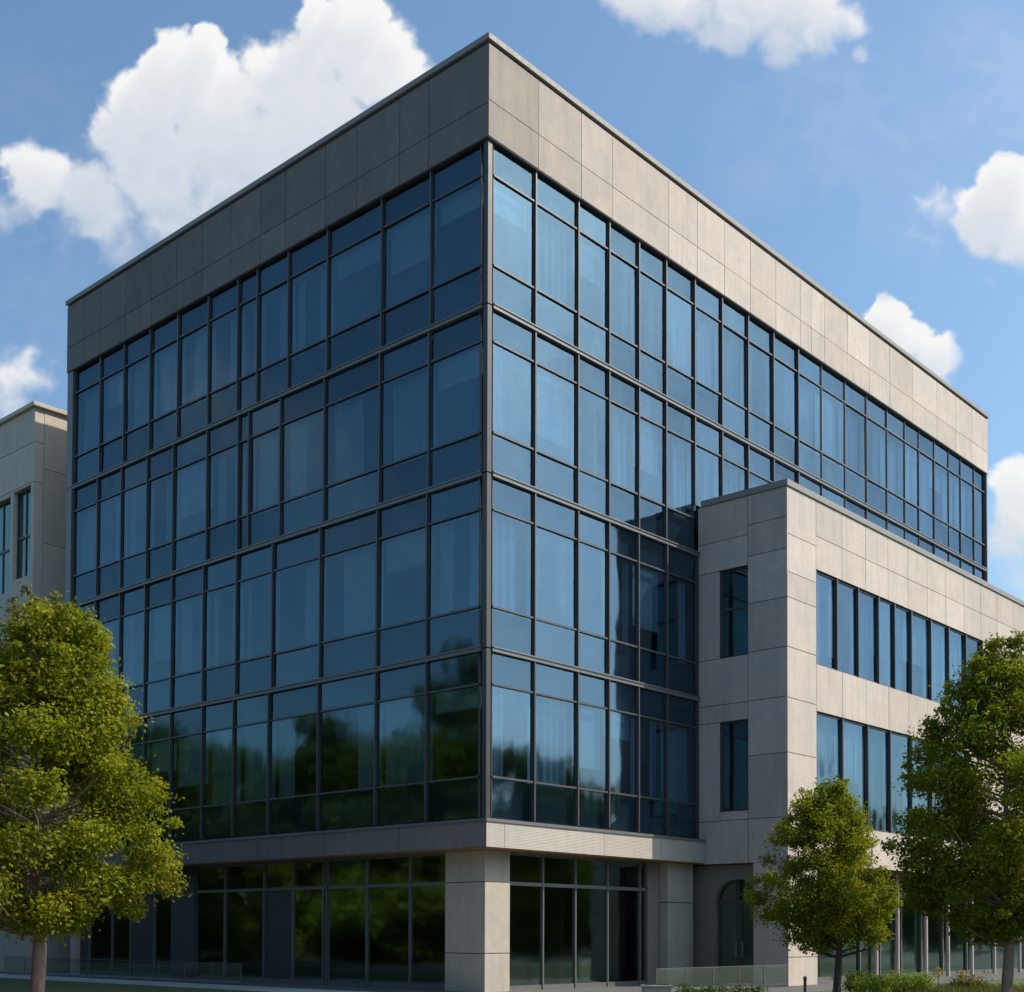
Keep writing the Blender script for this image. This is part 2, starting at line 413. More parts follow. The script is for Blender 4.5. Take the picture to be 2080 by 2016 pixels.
# storefronts
def shop(face, ts, d, name='shopfront_window', zt=3.0, kinds=None):
    for k in range(len(ts)-1):
        t0, t1 = ts[k], ts[k+1]; kd = kinds[k] if kinds else 'g'
        mb = MB()
        fbox(mb, face, t0, t0+.05, d-.06, d+.08, .0, z1, jit()); fbox(mb, face, t1-.012, t1-.0, d-.03, d+.08, .0, z1, jit())
        fbox(mb, face, t0+.05, t1-.012, d-.05, d+.06, zt-.05, zt+.05, jit())
        fbox(mb, face, t0+.05, t1-.012, d-.03, d+.06, 0, .14, jit()); fbox(mb, face, t0+.05, t1-.012, d-.03, d+.06, z1-.07, z1-.002, jit())
        w = mb.build(name, M['mullL'], B)
        mb = MB()
        lite(mb, face, t0+.05, t1-.012, zt+.05, z1-.07, d, .004)
        if kd == 'g': lite(mb, face, t0+.05, t1-.012, .14, zt-.05, d, .006)
        mb.build('pane', M['glassG'], w)
        if kd == 'p':
            mb = MB(); fbox(mb, face, t0+.05, t1-.012, d-.01, d+.05, .14, zt-.05, jit(.3)); mb.build('infill_panel', M['panel'], w)
shop('R', [1.38,2.93,4.4,5.95,7.6,7.94], .55)
shop('L', [1.89,3.44,5.3,7.1], .55)
shop('L', [7.14,7.3,8.8,10.28,12.4,14.06], .55, kinds=['p','g','p','g','g'])
shop('L', [15.5,16.63,18.16,19.4,21.0,LL-.04], .55, kinds=['g','p','g','g','p'])
mb = MB(); mb.box(.45, .7, 14.08, 15.48, 0, z1); mb.build('ground_wall', M['panel'], B)
# inside the ground floor: low counters and a rear wall
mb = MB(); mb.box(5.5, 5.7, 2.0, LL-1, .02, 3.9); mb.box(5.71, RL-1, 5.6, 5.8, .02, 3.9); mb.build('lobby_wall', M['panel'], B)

# ------------------------------------------------------------------ stone wing (part of the same building)
AX, AY, AT, AZ0, AZ1, AXE = 10.09, -3.31, 15.55, 3.85, 15.62, 46.0
mb = MB()
mb.box(AX+.03, AX+.4, AY+.03, -.02, AZ0+.01, 10.45); mb.box(AX+.03, AX+.4, AY+.03, -1.91, 10.45, 13.35); mb.box(AX+.03, AX+.4, -.84, -.02, 10.45, 13.35)
mb2 = MB()
# left flank: backing with two slot openings
def flank(mb, y0, y1, z0, z1): mb.box(AX+.03, AX+.4, y0, y1, z0, z1)
mb = MB()
flank(mb, AY+.03, -1.905, AZ0+.01, AT); flank(mb, -.845, -.02, AZ0+.01, AT)
flank(mb, -1.905, -.845, AZ0+.01, 5.53); flank(mb, -1.905, -.845, 8.40, 10.48); flank(mb, -1.905, -.845, 13.33, AT)
mb.build('wing_wall_backing', M['joint'], B)
mb = MB()
zsL = [AZ0,5.24,7.24,8.98,10.5,12.5,13.35,14.2,AT]
def cut(mb, y0, y1, z0, z1, g=.011):
    mb.box(AX+random.uniform(-.003,.003), AX+.03, y0+g, y1-g, z0+g, z1-g, .5+random.gauss(0,.14))
for a, b in ((AZ0,5.24),(5.24,7.24),(7.24,8.98),(8.98,10.53),(10.53,12.08),(12.08,13.6),(13.6,14.6),(14.6,AT)): cut(mb, AY, -1.9, a, b)
for a, b in ((AZ0,5.24),(8.98,10.48),(13.33,14.3),(14.3,AT)): cut(mb, -1.9, -.02, a, b)
cut(mb, -1.9, -.02, 8.42, 8.98)
for a, b in ((5.24,8.42),(10.48,13.33)): cut(mb, -.85, -.02, a, b)
cut(mb, -1.9, -.85, 5.24, 5.53)
mb.build('wing_wall', M['conc'], B)
for z0, z1_ in ((5.54,8.41),(10.49,13.32)):
    mb = MB()
    mb.box(AX+.10, AX+.16, -1.90, -1.86, z0, z1_); mb.box(AX+.10, AX+.16, -.89, -.85, z0, z1_)
    mb.box(AX+.10, AX+.16, -1.86, -.89, z0, z0+.04); mb.box(AX+.10, AX+.16, -1.86, -.89, z1_-.04, z1_)
    if z0 > 9: mb.box(AX+.09, AX+.16, -1.86, -.89, 12.0, 12.09)
    w = mb.build('slot_window', M['mull'], B)
    mb = MB(); mb.poly([(AX+.13,-.87,z0+.02),(AX+.13,-1.88,z0+.02),(AX+.13,-1.88,z1_-.02),(AX+.13,-.87,z1_-.02)], .3); mb.build('pane', M['glassG'], w)
    mb = MB(); mb.box(AX+.41, AX+.45, -2.2, -.5, z0-.2, z1_+.2, .5); mb.build('blind', M['span'], w)
# sunlit long face
TS = [11.92,13.67,15.35,17.04,18.62,20.24,21.86,23.55,25.2,26.9,28.6,30.3,32,33.7,35.4,37.1,38.8,40.5,42.2,43.9,AXE]
mb = MB()
fbox(mb, 'R', AX+.031, 11.9, AY+.03, AY+.5, 0, AT); fbox(mb, 'R', 11.9, AXE, AY+.03, AY+.5, 13.33, AT)
fbox(mb, 'R', 11.9, AXE, AY+.03, AY+.5, 8.76, 10.26); fbox(mb, 'R', 11.9, AXE, AY+.03, AY+.5, AZ0+.01, 5.15)
mb.build('wing_wall_backing', M['joint'], B)
mb = MB()
panels(mb, 'R', [AX,11.92], [0,.9,2.3,AZ0,5.46,7.24,8.95,10.53,12.08,12.88,14.07,AT], AY)
panels(mb, 'R', [11.92]+TS[1:], [13.32,14.4,AT], AY)
panels(mb, 'R', [11.92]+TS[1:], [8.75,10.27], AY)
panels(mb, 'R', [11.92]+TS[1:], [AZ0,5.16], AY)
# pier return on the shaded flank down to the ground
for a, b in ((0,2.3),(2.3,AZ0)): mb.box(AX, AX+.03, AY+.035, -2.08, a+.011, b-.011, .5+random.gauss(0,.1))
mb.build('wing_wall', M['conc'], B)
mb = MB(); mb.box(AX+.031, 11.9, AY+.5, -2.1, 0, AZ0); mb.build('pier', M['column'], B)
mb = MB(); mb.box(AX-.05, AXE, AY-.05, AY+.45, AT+.001, AT+.2); mb.box(AX-.05, AX+.45, AY+.451, -.16, AT+.001, AT+.2); mb.build('wing_coping', M['coping'], B, bevel=.01)
mb = MB(); mb.box(AX+.41, AXE-.2, AY+.51, -.2, 15.2, 15.4); mb.build('wing_roof', M['roof'], B)
mb = MB(); mb.box(AX+.41, AXE, AY+.51, -.13, AZ0-.02, AZ0+.02); mb.build('wing_soffit', M['wood'], B)
mb = MB(); mb.box(AX+.6, AXE, -.35, -.16, AZ0+.1, 15.1); mb.box(AX+.6, AXE, AY+.9, -.36, 8.9, 9.1); mb.build('interior_core', M['dark'], B)
mb = MB(); mb.box(RL+.1, AXE, -.12, 8, 0, AT); mb.build('rear_wall', M['conc'], B)
# ribbon windows
def ribbon(ts, z0, z1_):
    d = AY+.12
    for k in range(len(ts)-1):
        a, b = ts[k], ts[k+1]; mb = MB()
        fbox(mb, 'R', a, a+.07, d-.1, d+.06, z0, z1_, jit()); fbox(mb, 'R', a+.07, b, d-.03, d+.05, z0, z0+.05, jit()); fbox(mb, 'R', a+.07, b, d-.03, d+.05, z1_-.05, z1_, jit())
        w = mb.build('ribbon_window', M['mull'], B)
        mb = MB(); lite(mb, 'R', a+.07, b, z0+.05, z1_-.05, d, .008); mb.build('pane', M['glassR'], w)
        mb = MB(); n = 20
        lo = z0+.05 if random.random() < .55 else z0+(z1_-z0)*random.uniform(.1,.6)
        wb = b if random.random() < .6 else a+(b-a)*random.uniform(.3,.8)
        tn = random.uniform(.2,.9)
        for i in range(n):
            ta, tb = a+.1+(wb-a-.12)*i/n, a+.1+(wb-a-.12)*(i+1)/n
            fquad(mb, 'R', [(ta,d+.28+.03*math.sin(i*2.1),lo),(tb,d+.28+.03*math.sin(i*2.1+2.1),lo),(tb,d+.28+.03*math.sin(i*2.1+2.1),z1_),(ta,d+.28+.03*math.sin(i*2.1),z1_)], tn)
        mb.build('blind', M['drape' if random.random() < .6 else 'curt'], w, smooth=True)
ribbon([11.92,13.36,14.85,16.35,17.6,18.95,20.6,22.2,23.8,25.4], 10.28, 13.31)
ribbon([11.92,13.7,15.5,17.2,18.9,20.6,22.3,24.0], 5.17, 8.74)
mb = MB(); panels(mb, 'R', [25.4]+TS[9:], [10.28,11.8,13.31], AY); mb.build('wing_wall', M['conc'], B); mb = MB(); panels(mb, 'R', [24.0]+TS[8:], [5.17,7,8.74], AY); mb.build('wing_wall', M['conc'], B)
mb = MB(); fbox(mb, 'R', 25.4, AXE, AY+.031, AY+.5, 10.27, 13.32); mb.build('wing_wall_backing', M['joint'], B); mb = MB(); fbox(mb, 'R', 24.0, AXE, AY+.031, AY+.5, 5.16, 8.75); mb.build('wing_wall_backing', M['joint'], B)
# recessed arched doorway under the wing
def arch_pts(yc, hw, z0, zs, n=14):
    return [(yc+hw*math.cos(math.pi*i/n), zs+hw*.75*math.sin(math.pi*i/n)) for i in range(n+1)]
DX, yc, hw = AX+.35, -1.27, .82
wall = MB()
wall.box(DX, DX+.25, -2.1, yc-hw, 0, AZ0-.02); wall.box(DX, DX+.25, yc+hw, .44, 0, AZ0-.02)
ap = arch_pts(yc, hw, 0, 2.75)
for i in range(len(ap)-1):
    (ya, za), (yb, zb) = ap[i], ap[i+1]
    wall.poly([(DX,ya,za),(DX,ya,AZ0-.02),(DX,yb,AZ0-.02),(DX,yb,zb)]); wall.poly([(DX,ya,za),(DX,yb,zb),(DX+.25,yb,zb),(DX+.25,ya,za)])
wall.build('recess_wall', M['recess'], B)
mb = MB(); dx = DX+.16
mb.box(dx, dx+.06, yc-hw, yc-hw+.07, 0, 2.56); mb.box(dx, dx+.06, yc+hw-.07, yc+hw, 0, 2.56); mb.box(dx-.06, dx+.06, yc-hw, yc+hw, 2.56, 2.72)
mb.box(dx, dx+.06, yc-.035, yc+.035, 0, 2.56)
dr = mb.build('arched_doorway', M['mull'], B)
mb = MB(); mb.poly([(dx+.03,yc-hw+.07,.03),(dx+.03,yc+hw-.07,.03),(dx+.03,yc+hw-.07,2.56),(dx+.03,yc-hw+.07,2.56)], .4); mb.build('door_pane', M['glassG'], dr)
mb = MB(); mb.poly([(dx+.03,y,z) for y, z in arch_pts(yc, hw, 0, 2.72)], .4); mb.build('fanlight', M['glassG'], dr)
mb = MB()
for s in (-1, 1): mb.tube([(dx-.05,yc+s*.12,.85),(dx-.05,yc+s*.12,1.35)], [.018,.018], 8)
mb.build('door_handle', M['coping'], dr)
# ground floor of the wing: recessed dark glazing behind slim pale columns
mb = MB(); fbox(mb, 'R', 11.92, AXE, AY+2.2, AY+2.3, 3.4, AZ0-.03); mb.build('ground_wall', M['panel'], B)
gts = [11.92,13.6,15.2,16.8,18.4,20,21.8,23.6,25.6,28,31,34]
for k in range(len(gts)-1):
    mb = MB(); a, b = gts[k], gts[k+1]; d = AY+1.9
    fbox(mb, 'R', a, a+.08, d-.08, d+.08, 0, AZ0-.03, jit()); fbox(mb, 'R', a+.08, b, d-.04, d+.05, 0, .12, jit()); fbox(mb, 'R', a+.08, b, d-.04, d+.05, 3.2, 3.3, jit())
    w = mb.build('shopfront_window', M['mullL'], B)
    mb = MB(); lite(mb, 'R', a+.08, b, .12, 3.2, d, .006); lite(mb, 'R', a+.08, b, 3.3, AZ0-.04, d, .004); mb.build('pane', M['glassG'], w)
for t in (14.6, 17.5, 19.2, 21.6, 23.6, 25.9, 28.2, 31):
    mb = MB(); mb.tube([(t, AY+.75, 0),(t, AY+.75, AZ0-.02)], [.075,.075], 16, cap=False); mb.build('slim_column', M['conc'], B, smooth=True)
mb = MB(); mb.box(11.95, AXE, AY+3.0, AY+3.1, 0, AZ0-.03); mb.build('interior_core', M['span'], B)

# ------------------------------------------------------------------ neighbouring building
NX, NY, NH = -.01, 24.75, 22.6
N = thing('concrete_building', 'plain beige concrete building with flat roof and dark windows at the left edge behind', 'building', (NX, NY, 0))
mb = MB(); mb.box(.0+.4, 18, .4, 45, 0, NH-.02); core = mb.build('wall_core', M['joint'], N)
wins = [(.28,1.70,15.9,19.5),(1.95,3.9,15.5,19.4),(.5,2.0,9.5,13.0),(2.6,4.4,9.5,13.0)]
mb = MB()
def npan(t0, t1, z0, z1, g=.012): mb.box(0, .4, t0+g, t1-g, z0+g, z1-g, .5+random.gauss(0,.12))
npan(0, 45, 19.6, 21.2); npan(0, 45, 21.2, NH)
npan(0,.28,13.3,19.6); npan(1.70,1.95,13.3,19.6); npan(3.9,9,13.3,19.6); npan(9,45,13.3,19.6)
npan(.28,1.70,19.5,19.6); npan(.28,1.70,13.3,15.9); npan(1.95,3.9,13.3,15.5); npan(1.95,3.9,19.4,19.6)
npan(0,.5,9.3,13.3); npan(2.0,2.6,9.3,13.3); npan(4.4,45,9.3,13.3); npan(.5,2.0,13,13.3); npan(2.6,4.4,13,13.3)
npan(0,8,4,9.3); npan(8,45,4,9.3); npan(0,45,0,4)
for a, b in ((0,4),(4,9.3),(9.3,13.3),(13.3,17.2),(17.2,20.2),(20.2,NH)):
    for c, e in ((.4,5),(5,10),(10,18)): mb.box(c+.012, e-.012, 0, .39, a+.012, b-.012, .5+random.gauss(0,.1))
mb.build('wall', M['conc2'], N)
mb = MB(); mb.box(-.14, 18.1, -.14, 45, NH, NH+.18); mb.build('coping', M['conc2'], N, bevel=.03)
for t0, t1, z0, z1_ in wins:
    mb = MB(); zm = z0+(z1_-z0)*.46; tm = (t0+t1)/2
    mb.box(.18,.26,t0,t0+.06,z0,z1_); mb.box(.18,.26,t1-.06,t1,z0,z1_); mb.box(.18,.26,t0+.06,t1-.06,z0,z0+.06); mb.box(.18,.26,t0+.06,t1-.06,z1_-.06,z1_)
    mb.box(.17,.26,t0+.06,t1-.06,zm,zm+.1); mb.box(.18,.26,tm-.03,tm+.03,z0+.06,z1_-.06)
    w = mb.build('window', M['mull'], N)
    mb = MB(); mb.poly([(.22,t1,z0),(.22,t0,z0),(.22,t0,z1_),(.22,t1,z1_)], .5); mb.build('pane', M['glassG'], w)

# ------------------------------------------------------------------ trees
FH = Vector((.7435,.6687,0)); RH = Vector((.6687,-.7435,0))     # depth / sideways axes used to lay out crown shapes
M['leaf']  = leafmat('maple_leaves', (.168,.190,.009), (.35,.375,.012))
M['leafP'] = leafmat('pale_leaves', (.17,.19,.07), (.26,.27,.08))
M['leafD'] = leafmat('deep_green_leaves', (.142,.172,.009), (.31,.35,.011))
M['leafB'] = leafmat('woodland_leaves', (.13,.20,.03), (.19,.26,.03))
M['bark']  = bark('smooth_brown_bark', (.33,.215,.17))
M['barkD'] = bark('dark_bark', (.11,.085,.07))

def leaf_mesh(name, C, Rd, n_per, size, mat, parent, squash=.75, tones=None):
    """many small leaf quads spread through clumps (centres C, radii Rd)"""
    V = []; T = []
    for ci in range(len(C)):
        n = int(n_per*(Rd[ci]/.55)**2); r = Rd[ci]
        u = rng.normal(size=(n,3)); u /= np.linalg.norm(u, axis=1)[:,None]
        rad = r*(rng.beta(2.6, 1.3, n) + np.abs(rng.normal(size=n))*.13)
        rad *= 1+.35*np.sin(u[:,0]*5+ci)*np.sin(u[:,1]*6+2*ci)*np.sin(u[:,2]*5+ci) + .25*np.sin(u[:,0]*11+u[:,1]*9+3*ci)
        P = u*rad[:,None]; P[:,2] *= squash; P += C[ci]
        nrm = u*.5 + rng.normal(size=(n,3))*.55 + np.array([0,0,.45]); nrm /= np.linalg.norm(nrm, axis=1)[:,None]
        a = np.cross(nrm, rng.normal(size=(n,3))); a /= np.linalg.norm(a, axis=1)[:,None]
        b = np.cross(nrm, a)
        s = (size*rng.uniform(.45,1.5,n))[:,None]
        V.append(np.stack([P-a*s*.5, P+b*s*.36+nrm*s*.1, P+a*s*.55, P-b*s*.36+nrm*s*.1], axis=1))
        base = tones[ci] if tones is not None else .5
        T.append(np.clip(base + rng.normal(size=n)*.18, 0, 1))
    V = np.concatenate(V).reshape(-1,3); T = np.concatenate(T)
    nf = len(V)//4
    me = bpy.data.meshes.new(name)
    me.vertices.add(len(V)); me.vertices.foreach_set('co', V.astype(np.float32).ravel())
    me.loops.add(len(V)); me.loops.foreach_set('vertex_index', np.arange(len(V), dtype=np.int32))
    me.polygons.add(nf); me.polygons.foreach_set('loop_start', np.arange(0, len(V), 4, dtype=np.int32))
    me.polygons.foreach_set('loop_total', np.full(nf, 4, dtype=np.int32))
    me.update(); me.validate()
    at = me.attributes.new('tone','FLOAT','FACE'); at.data.foreach_set('value', T.astype(np.float32))
    me.materials.append(mat)
    o = bpy.data.objects.new(name, me); COL.objects.link(o)
    if parent is not None: o.parent = parent
    return o
def tree(name, label, base, prof, trunk_h, trunk_r, mat, barkm, n_clump=70, n_per=330, size=.10, cr=(.42,.72), lean=(0,0), depth_k=.9, group=None):
    """prof: rows (z, extent to the left, extent to the right) measured from the trunk"""
    t = thing(name, label, 'tree', base, group=group)
    zs = [p[0] for p in prof]; ztop = max(zs)
    C = []; Rd = []; tn = []
    def ext(z, s): return float(np.interp(z, zs, [p[1] if s < 0 else p[2] for p in prof]))
    # silhouette clumps follow the outline on both sides
    for (z, l, r) in prof:
        for s, e in ((-1, l), (1, r)):
            rr = random.uniform(*cr)*.8 * (1 if e > .8 else .7)
            C.append(RH*(s*max(0, e-rr*.8)) + FH*random.uniform(-.3,.3) + Vector((0,0,z))); Rd.append(rr)
    tries = 0
    while len(C) < n_clump and tries < 4000:
        tries += 1
        z = random.uniform(zs[0], ztop)
        ang = random.uniform(0, 2*math.pi); k = math.sqrt(random.uniform(.06, 1))
        s = math.cos(ang); e = ext(z, s); dep = (ext(z,-1)+ext(z,1))/2*depth_k
        rr = random.uniform(*cr)
        sx = s*max(0, e-rr*.6)*k; sy = math.sin(ang)*max(0, dep-rr*.6)*k
        p = RH*sx + FH*sy + Vector((0,0,z))
        if any((p-q).length < .36*(rr+r2) for q, r2 in zip(C, Rd)): continue
        C.append(p); Rd.append(rr)
    nc = len(C)
    for k in range(int(n_clump*.55)):                                   # loose sprays beyond the outline
        z = random.uniform(zs[0], ztop); ang = random.uniform(0, 2*math.pi); s = math.cos(ang); e = ext(z, s); q = random.uniform(.9, 1.1)
        C.append(RH*(s*e*q)+FH*(math.sin(ang)*e*depth_k*q)+Vector((0,0,z+random.uniform(-.1,.25)))); Rd.append(random.uniform(.11,.24)*(size/.078))
    for c in C: tn.append(random.uniform(.15,.9))
    # trunk with limbs reaching into the clumps
    mb = MB(); top = Vector((lean[0], lean[1], ztop*.80))
    def axis(z):
        k = z/top.z; return Vector((top.x*k*k+.05*math.sin(z*1.7), top.y*k*k+.05*math.cos(z*1.3)-.05, z))
    zz = [0,.12,.35,.8,1.4,trunk_h,trunk_h+.8,trunk_h+1.8,trunk_h+3,top.z]; zz = sorted(set(z for z in zz if z <= top.z))
    rad = [trunk_r*(1.35 if z < .05 else 1.12 if z < .2 else 1.0 if z <= trunk_h*.5 else max(.12, .95*(1-(z/top.z))**.8+.05)) for z in zz]
    mb.tube([axis(z) for z in zz], rad, 12)
    for i, c in enumerate(C):
        if i >= nc and i % 3: continue
        if i % 2 and Rd[i] < .5: continue
        zb = max(trunk_h*.8, min(c.z-.25-.35*math.hypot(c.x, c.y), top.z*.95)); b = axis(zb)
        mid = b.lerp(c, .55)+Vector((random.uniform(-.1,.1), random.uniform(-.1,.1), -.12))
        r0 = trunk_r*.34*(1-.6*zb/ztop)
        mb.tube([b, mid, b.lerp(c, .95)], [r0, r0*.6, r0*.22], 6, cap=False)
    mb.build('trunk', barkm, t, smooth=True)
    leaf_mesh('crown', [np.array(c) for c in C], Rd, n_per, size, mat, t, tones=tn)
    return t
tree('street_tree', 'broad green maple with reddish brown trunk standing at the left before the glass side', (-12.66,.08,0),
     [(1.85,1.3,1.1),(2.05,2.2,2.1),(2.55,2.7,2.82),(3.1,2.8,2.6),(3.55,2.7,2.45),(4.2,2.7,2.55),(4.7,2.6,2.05),(5.3,2.3,1.45),(5.75,1.8,1.85),(6.3,1.2,1.75),(6.9,.7,1.25),(7.4,.4,1.15),(7.85,.2,.6)],
     1.95, .135, M['leaf'], M['bark'], n_clump=130, n_per=980, size=.078, cr=(.32,.6))
tree('street_tree', 'small round young tree with thin dark trunk in front of the stone wing corner', (4.11,-8.09,0),
     [(1.3,.7,.5),(1.55,1.4,1.2),(2.1,2.05,1.4),(2.45,2.2,1.55),(2.9,1.95,1.3),(3.45,1.85,1.05),(4.0,1.6,.95),(4.5,1.25,.75),(4.95,1.0,.45),(5.25,.5,.2)],
     1.3, .10, M['leaf'], M['barkD'], n_clump=115, n_per=1150, size=.064, cr=(.26,.46))
tree('street_tree', 'tall dense green tree at the right edge hiding the wing windows', (3.93,-12.37,0),
     [(1.6,.9,1.1),(1.95,1.5,1.7),(2.3,1.9,1.9),(2.7,2.35,2.3),(3.2,2.45,2.5),(3.6,2.5,2.6),(4.2,2.35,2.6),(5.0,2.3,2.3),(5.6,2.2,2.1),(6.2,1.75,1.9),(6.6,1.35,1.6),(7.1,1.3,1.2),(7.45,.95,.8),(7.8,.5,.5),(8.2,.3,.3)],
     1.7, .125, M['leafD'], M['bark'], n_clump=145, n_per=1020, size=.076, cr=(.32,.58))
tree('background_tree', 'paler taller tree standing behind the left maple', (-10.1,4.8,0),
     [(3.2,1.2,1.0),(4.5,1.7,1.4),(6,1.8,1.5),(7.2,1.6,1.5),(8.1,1.2,1.45),(8.9,.8,1.1),(9.4,.4,.5)],
     3.0, .11, M['leafP'], M['barkD'], n_clump=75, n_per=620, size=.085, cr=(.32,.58))

# woodland opposite the building, seen mirrored in the glass
def wood(name, label, spots):
    C = []; Rd = []; tn = []
    for x, y, h in spots:
        for k in range(40):
            z = random.uniform(.1, 1)*h; w = (1-abs(z/h-.42)*1.3)*h*.34
            a = random.uniform(0, 6.28); q = math.sqrt(random.random())
            C.append(np.array([x+w*q*math.cos(a), y+w*q*math.sin(a), z])); Rd.append(random.uniform(.8,1.5)); tn.append(random.uniform(.1,.9))
        for k in range(9):
            C.append(np.array([x+random.uniform(-2.6,2.6), y+random.uniform(-2.6,2.6), random.uniform(.3,3.2)])); Rd.append(random.uniform(.9,1.5)); tn.append(random.uniform(.1,.9))
    o = leaf_mesh(name, C, Rd, 90, .27, M['leafB'], None, tones=tn)
    tag(o, label, None, 'stuff'); return o
sp = []
y = -6
while y < 75: sp.append((-22-(y*.0)+random.uniform(-5,2)+max(0,(y-20))*.22, y, random.uniform(13,17) if y < 25 else random.uniform(10,14))); sp.append((-30+random.uniform(-4,2)+max(0,(y-20))*.22, y+1.7, random.uniform(12,15))); y += random.uniform(3,4.6)
wood('woodland', 'row of leafy trees facing the shaded glass side, seen mirrored in it', sp)
sp = []; x = 2
while x < 215: sp.append((x, -32-random.uniform(0,8), random.uniform(12,16))); x += random.uniform(3.5,5.5)*(1 if x < 60 else 1.5)
wood('woodland', 'row of leafy trees facing the sunlit glass side, seen mirrored in it', sp)

# ------------------------------------------------------------------ planting and street furniture
M['hedge'] = leafmat('bright_hedge_leaves', (.19,.27,.03), (.26,.34,.03))
M['shrubm'] = leafmat('shrub_leaves', (.06,.085,.018), (.1,.13,.02))
M['grassb'] = leafmat('ornamental_grass_blades', (.13,.145,.04), (.18,.19,.05))
M['yel'] = leafmat('yellow_flowers', (.42,.30,.04), (.45,.32,.04))
M['stone'] = concrete('planter_stone', (.42,.38,.30), grain=.12)
def shrub(name, label, cat, base, C, Rd, n_per, size, mat, stem=.03, group=None):
    t = thing(name, label, cat, base, group=group)
    mb = MB()
    for c in C[::2]: mb.tube([(0,0,0),(c[0]*.5,c[1]*.5,c[2]*.6),tuple(c)], [stem,stem*.7,stem*.3], 6, cap=False)
    mb.build('stem', M['barkD'], t)
    leaf_mesh('foliage', [np.array(c) for c in C], Rd, n_per, size, mat, t, tones=[random.uniform(.2,.9) for _ in C])
    return t
ha, hb = Vector((.75,-5.86,0)), Vector((1.95,-7.2,0))
d = hb-ha; C = [tuple(d*(i/11)+Vector((random.uniform(-.12,.12), random.uniform(-.12,.12), .22+random.uniform(-.05,.07)))) for i in range(12)]
shrub('hedge', 'low bright green clipped hedge in front of the arched doorway', 'hedge', tuple(ha), C, [random.uniform(.2,.27) for _ in C], 900, .05, M['hedge'], .015)
t = thing('planter', 'small beige stone planter block beside the bright hedge', 'planter', (.3,-5.36,0), math.atan2(d.y,d.x))
mb = MB(); mb.box(-.33,.33,-.25,.25,0,.33); mb.build('box', M['stone'], t, bevel=.015)
mb = MB(); mb.box(-.37,.37,-.29,.29,.331,.38); mb.build('rim', M['stone'], t, bevel=.01)
mb = MB(); mb.box(-.28,.28,-.2,.2,.381,.40); mb.build('soil', M['dark'], t)
def blob(r, h, n):
    return [(random.uniform(-r,r)*.7, random.uniform(-r,r)*.7, random.uniform(.25,.8)*h) for _ in range(n)]
C = blob(.55,.62,9); shrub('shrub', 'dark rounded shrub behind the trunk of the young tree', 'shrub', (5.63,-8.28,0), C, [.26]*9, 700, .05, M['shrubm'], .015, 'shrubs before the wing')
C = blob(.5,.6,9); shrub('shrub', 'dark shrub close to the foot of the sunlit stone pier', 'shrub', (6.6,-7.2,0), C, [.26]*9, 700, .05, M['shrubm'], .015, 'shrubs before the wing')
C = blob(.62,.72,12); shrub('shrub', 'leafy green rounded shrub right of the young tree', 'shrub', (4.92,-9.6,0), C, [.27]*12, 800, .05, M['hedge'], .015, 'shrubs before the wing')
C = blob(.5,.6,10); shrub('shrub', 'small bright shrub at the foot of the young tree trunk', 'shrub', (3.6,-9.2,0), C, [.25]*10, 800, .045, M['hedge'], .015, 'shrubs before the wing')
C = blob(.6,.7,12); shrub('shrub', 'broad low shrub in front of the trunk of the tall right tree', 'shrub', (5.0,-13.4,0), C, [.27]*12, 800, .045, M['shrubm'], .015, 'shrubs before the wing')
for k, (x, y, r, h, lb) in enumerate(((4.6,-8.6,.5,.65,'low leafy shrub just right of the young tree trunk'),(5.5,-9.2,.55,.75,'taller leafy shrub between the young tree and the flower spikes'),(6.3,-10.6,.5,.6,'small shrub behind the paired flower spikes'),(6.6,-12.4,.55,.6,'small round shrub left of the tall tree trunk'))):
    C = blob(r,h,11); shrub('shrub', lb, 'shrub', (x,y,0), C, [.27]*11, 900, .045, M['hedge' if k % 2 else 'shrubm'], .015, 'shrubs before the wing')
for i, (x, y, h, lb) in enumerate(((5.8,-9.97,.82,'yellow flowering plant nearest the rounded green shrub'),(5.22,-10.82,.80,'taller of the two paired yellow flower spikes before the wing'),(5.36,-11.05,.68,'shorter of the two paired yellow flower spikes before the wing'))):
    C = [(0,0,h-.08),(.01,0,h-.17),(-.01,.01,h-.26)]
    shrub('flowering_plant', lb, 'plant', (x,y,0), C, [.085,.095,.08], 2600, .03, M['yel'], .008, 'yellow flower spikes')
# ornamental grass
def grass(n, x0, x1, y0, y1):
    V = []; T = []
    for _ in range(n):
        x, y = random.uniform(x0,x1), random.uniform(y0,y1); h = random.uniform(.16,.42); w = .012
        a = random.uniform(0,6.28); l = random.uniform(0,.16)
        dx, dy = math.cos(a), math.sin(a)
        V += [(x-dy*w,y+dx*w,.006),(x+dy*w,y-dx*w,.006),(x+dx*l*.4+dy*w*.7,y+dy*l*.4-dx*w*.7,h*.6),(x+dx*l,y+dy*l,h)]
    V = np.array(V, dtype=np.float32); me = bpy.data.meshes.new('ornamental_grass')
    me.from_pydata(V.tolist(), [], [(4*i,4*i+1,4*i+2,4*i+3) for i in range(n)])
    at = me.attributes.new('tone','FLOAT','FACE'); at.data.foreach_set('value', np.clip(rng.normal(.5,.25,n),0,1).astype(np.float32))
    me.materials.append(M['grassb']); o = bpy.data.objects.new('ornamental_grass', me); COL.objects.link(o); return o
tag(grass(14000, 4.2, 8.2, -14.5, -9.4), 'feathery pale ornamental grass around the yellow flowers at the right', None, 'stuff')
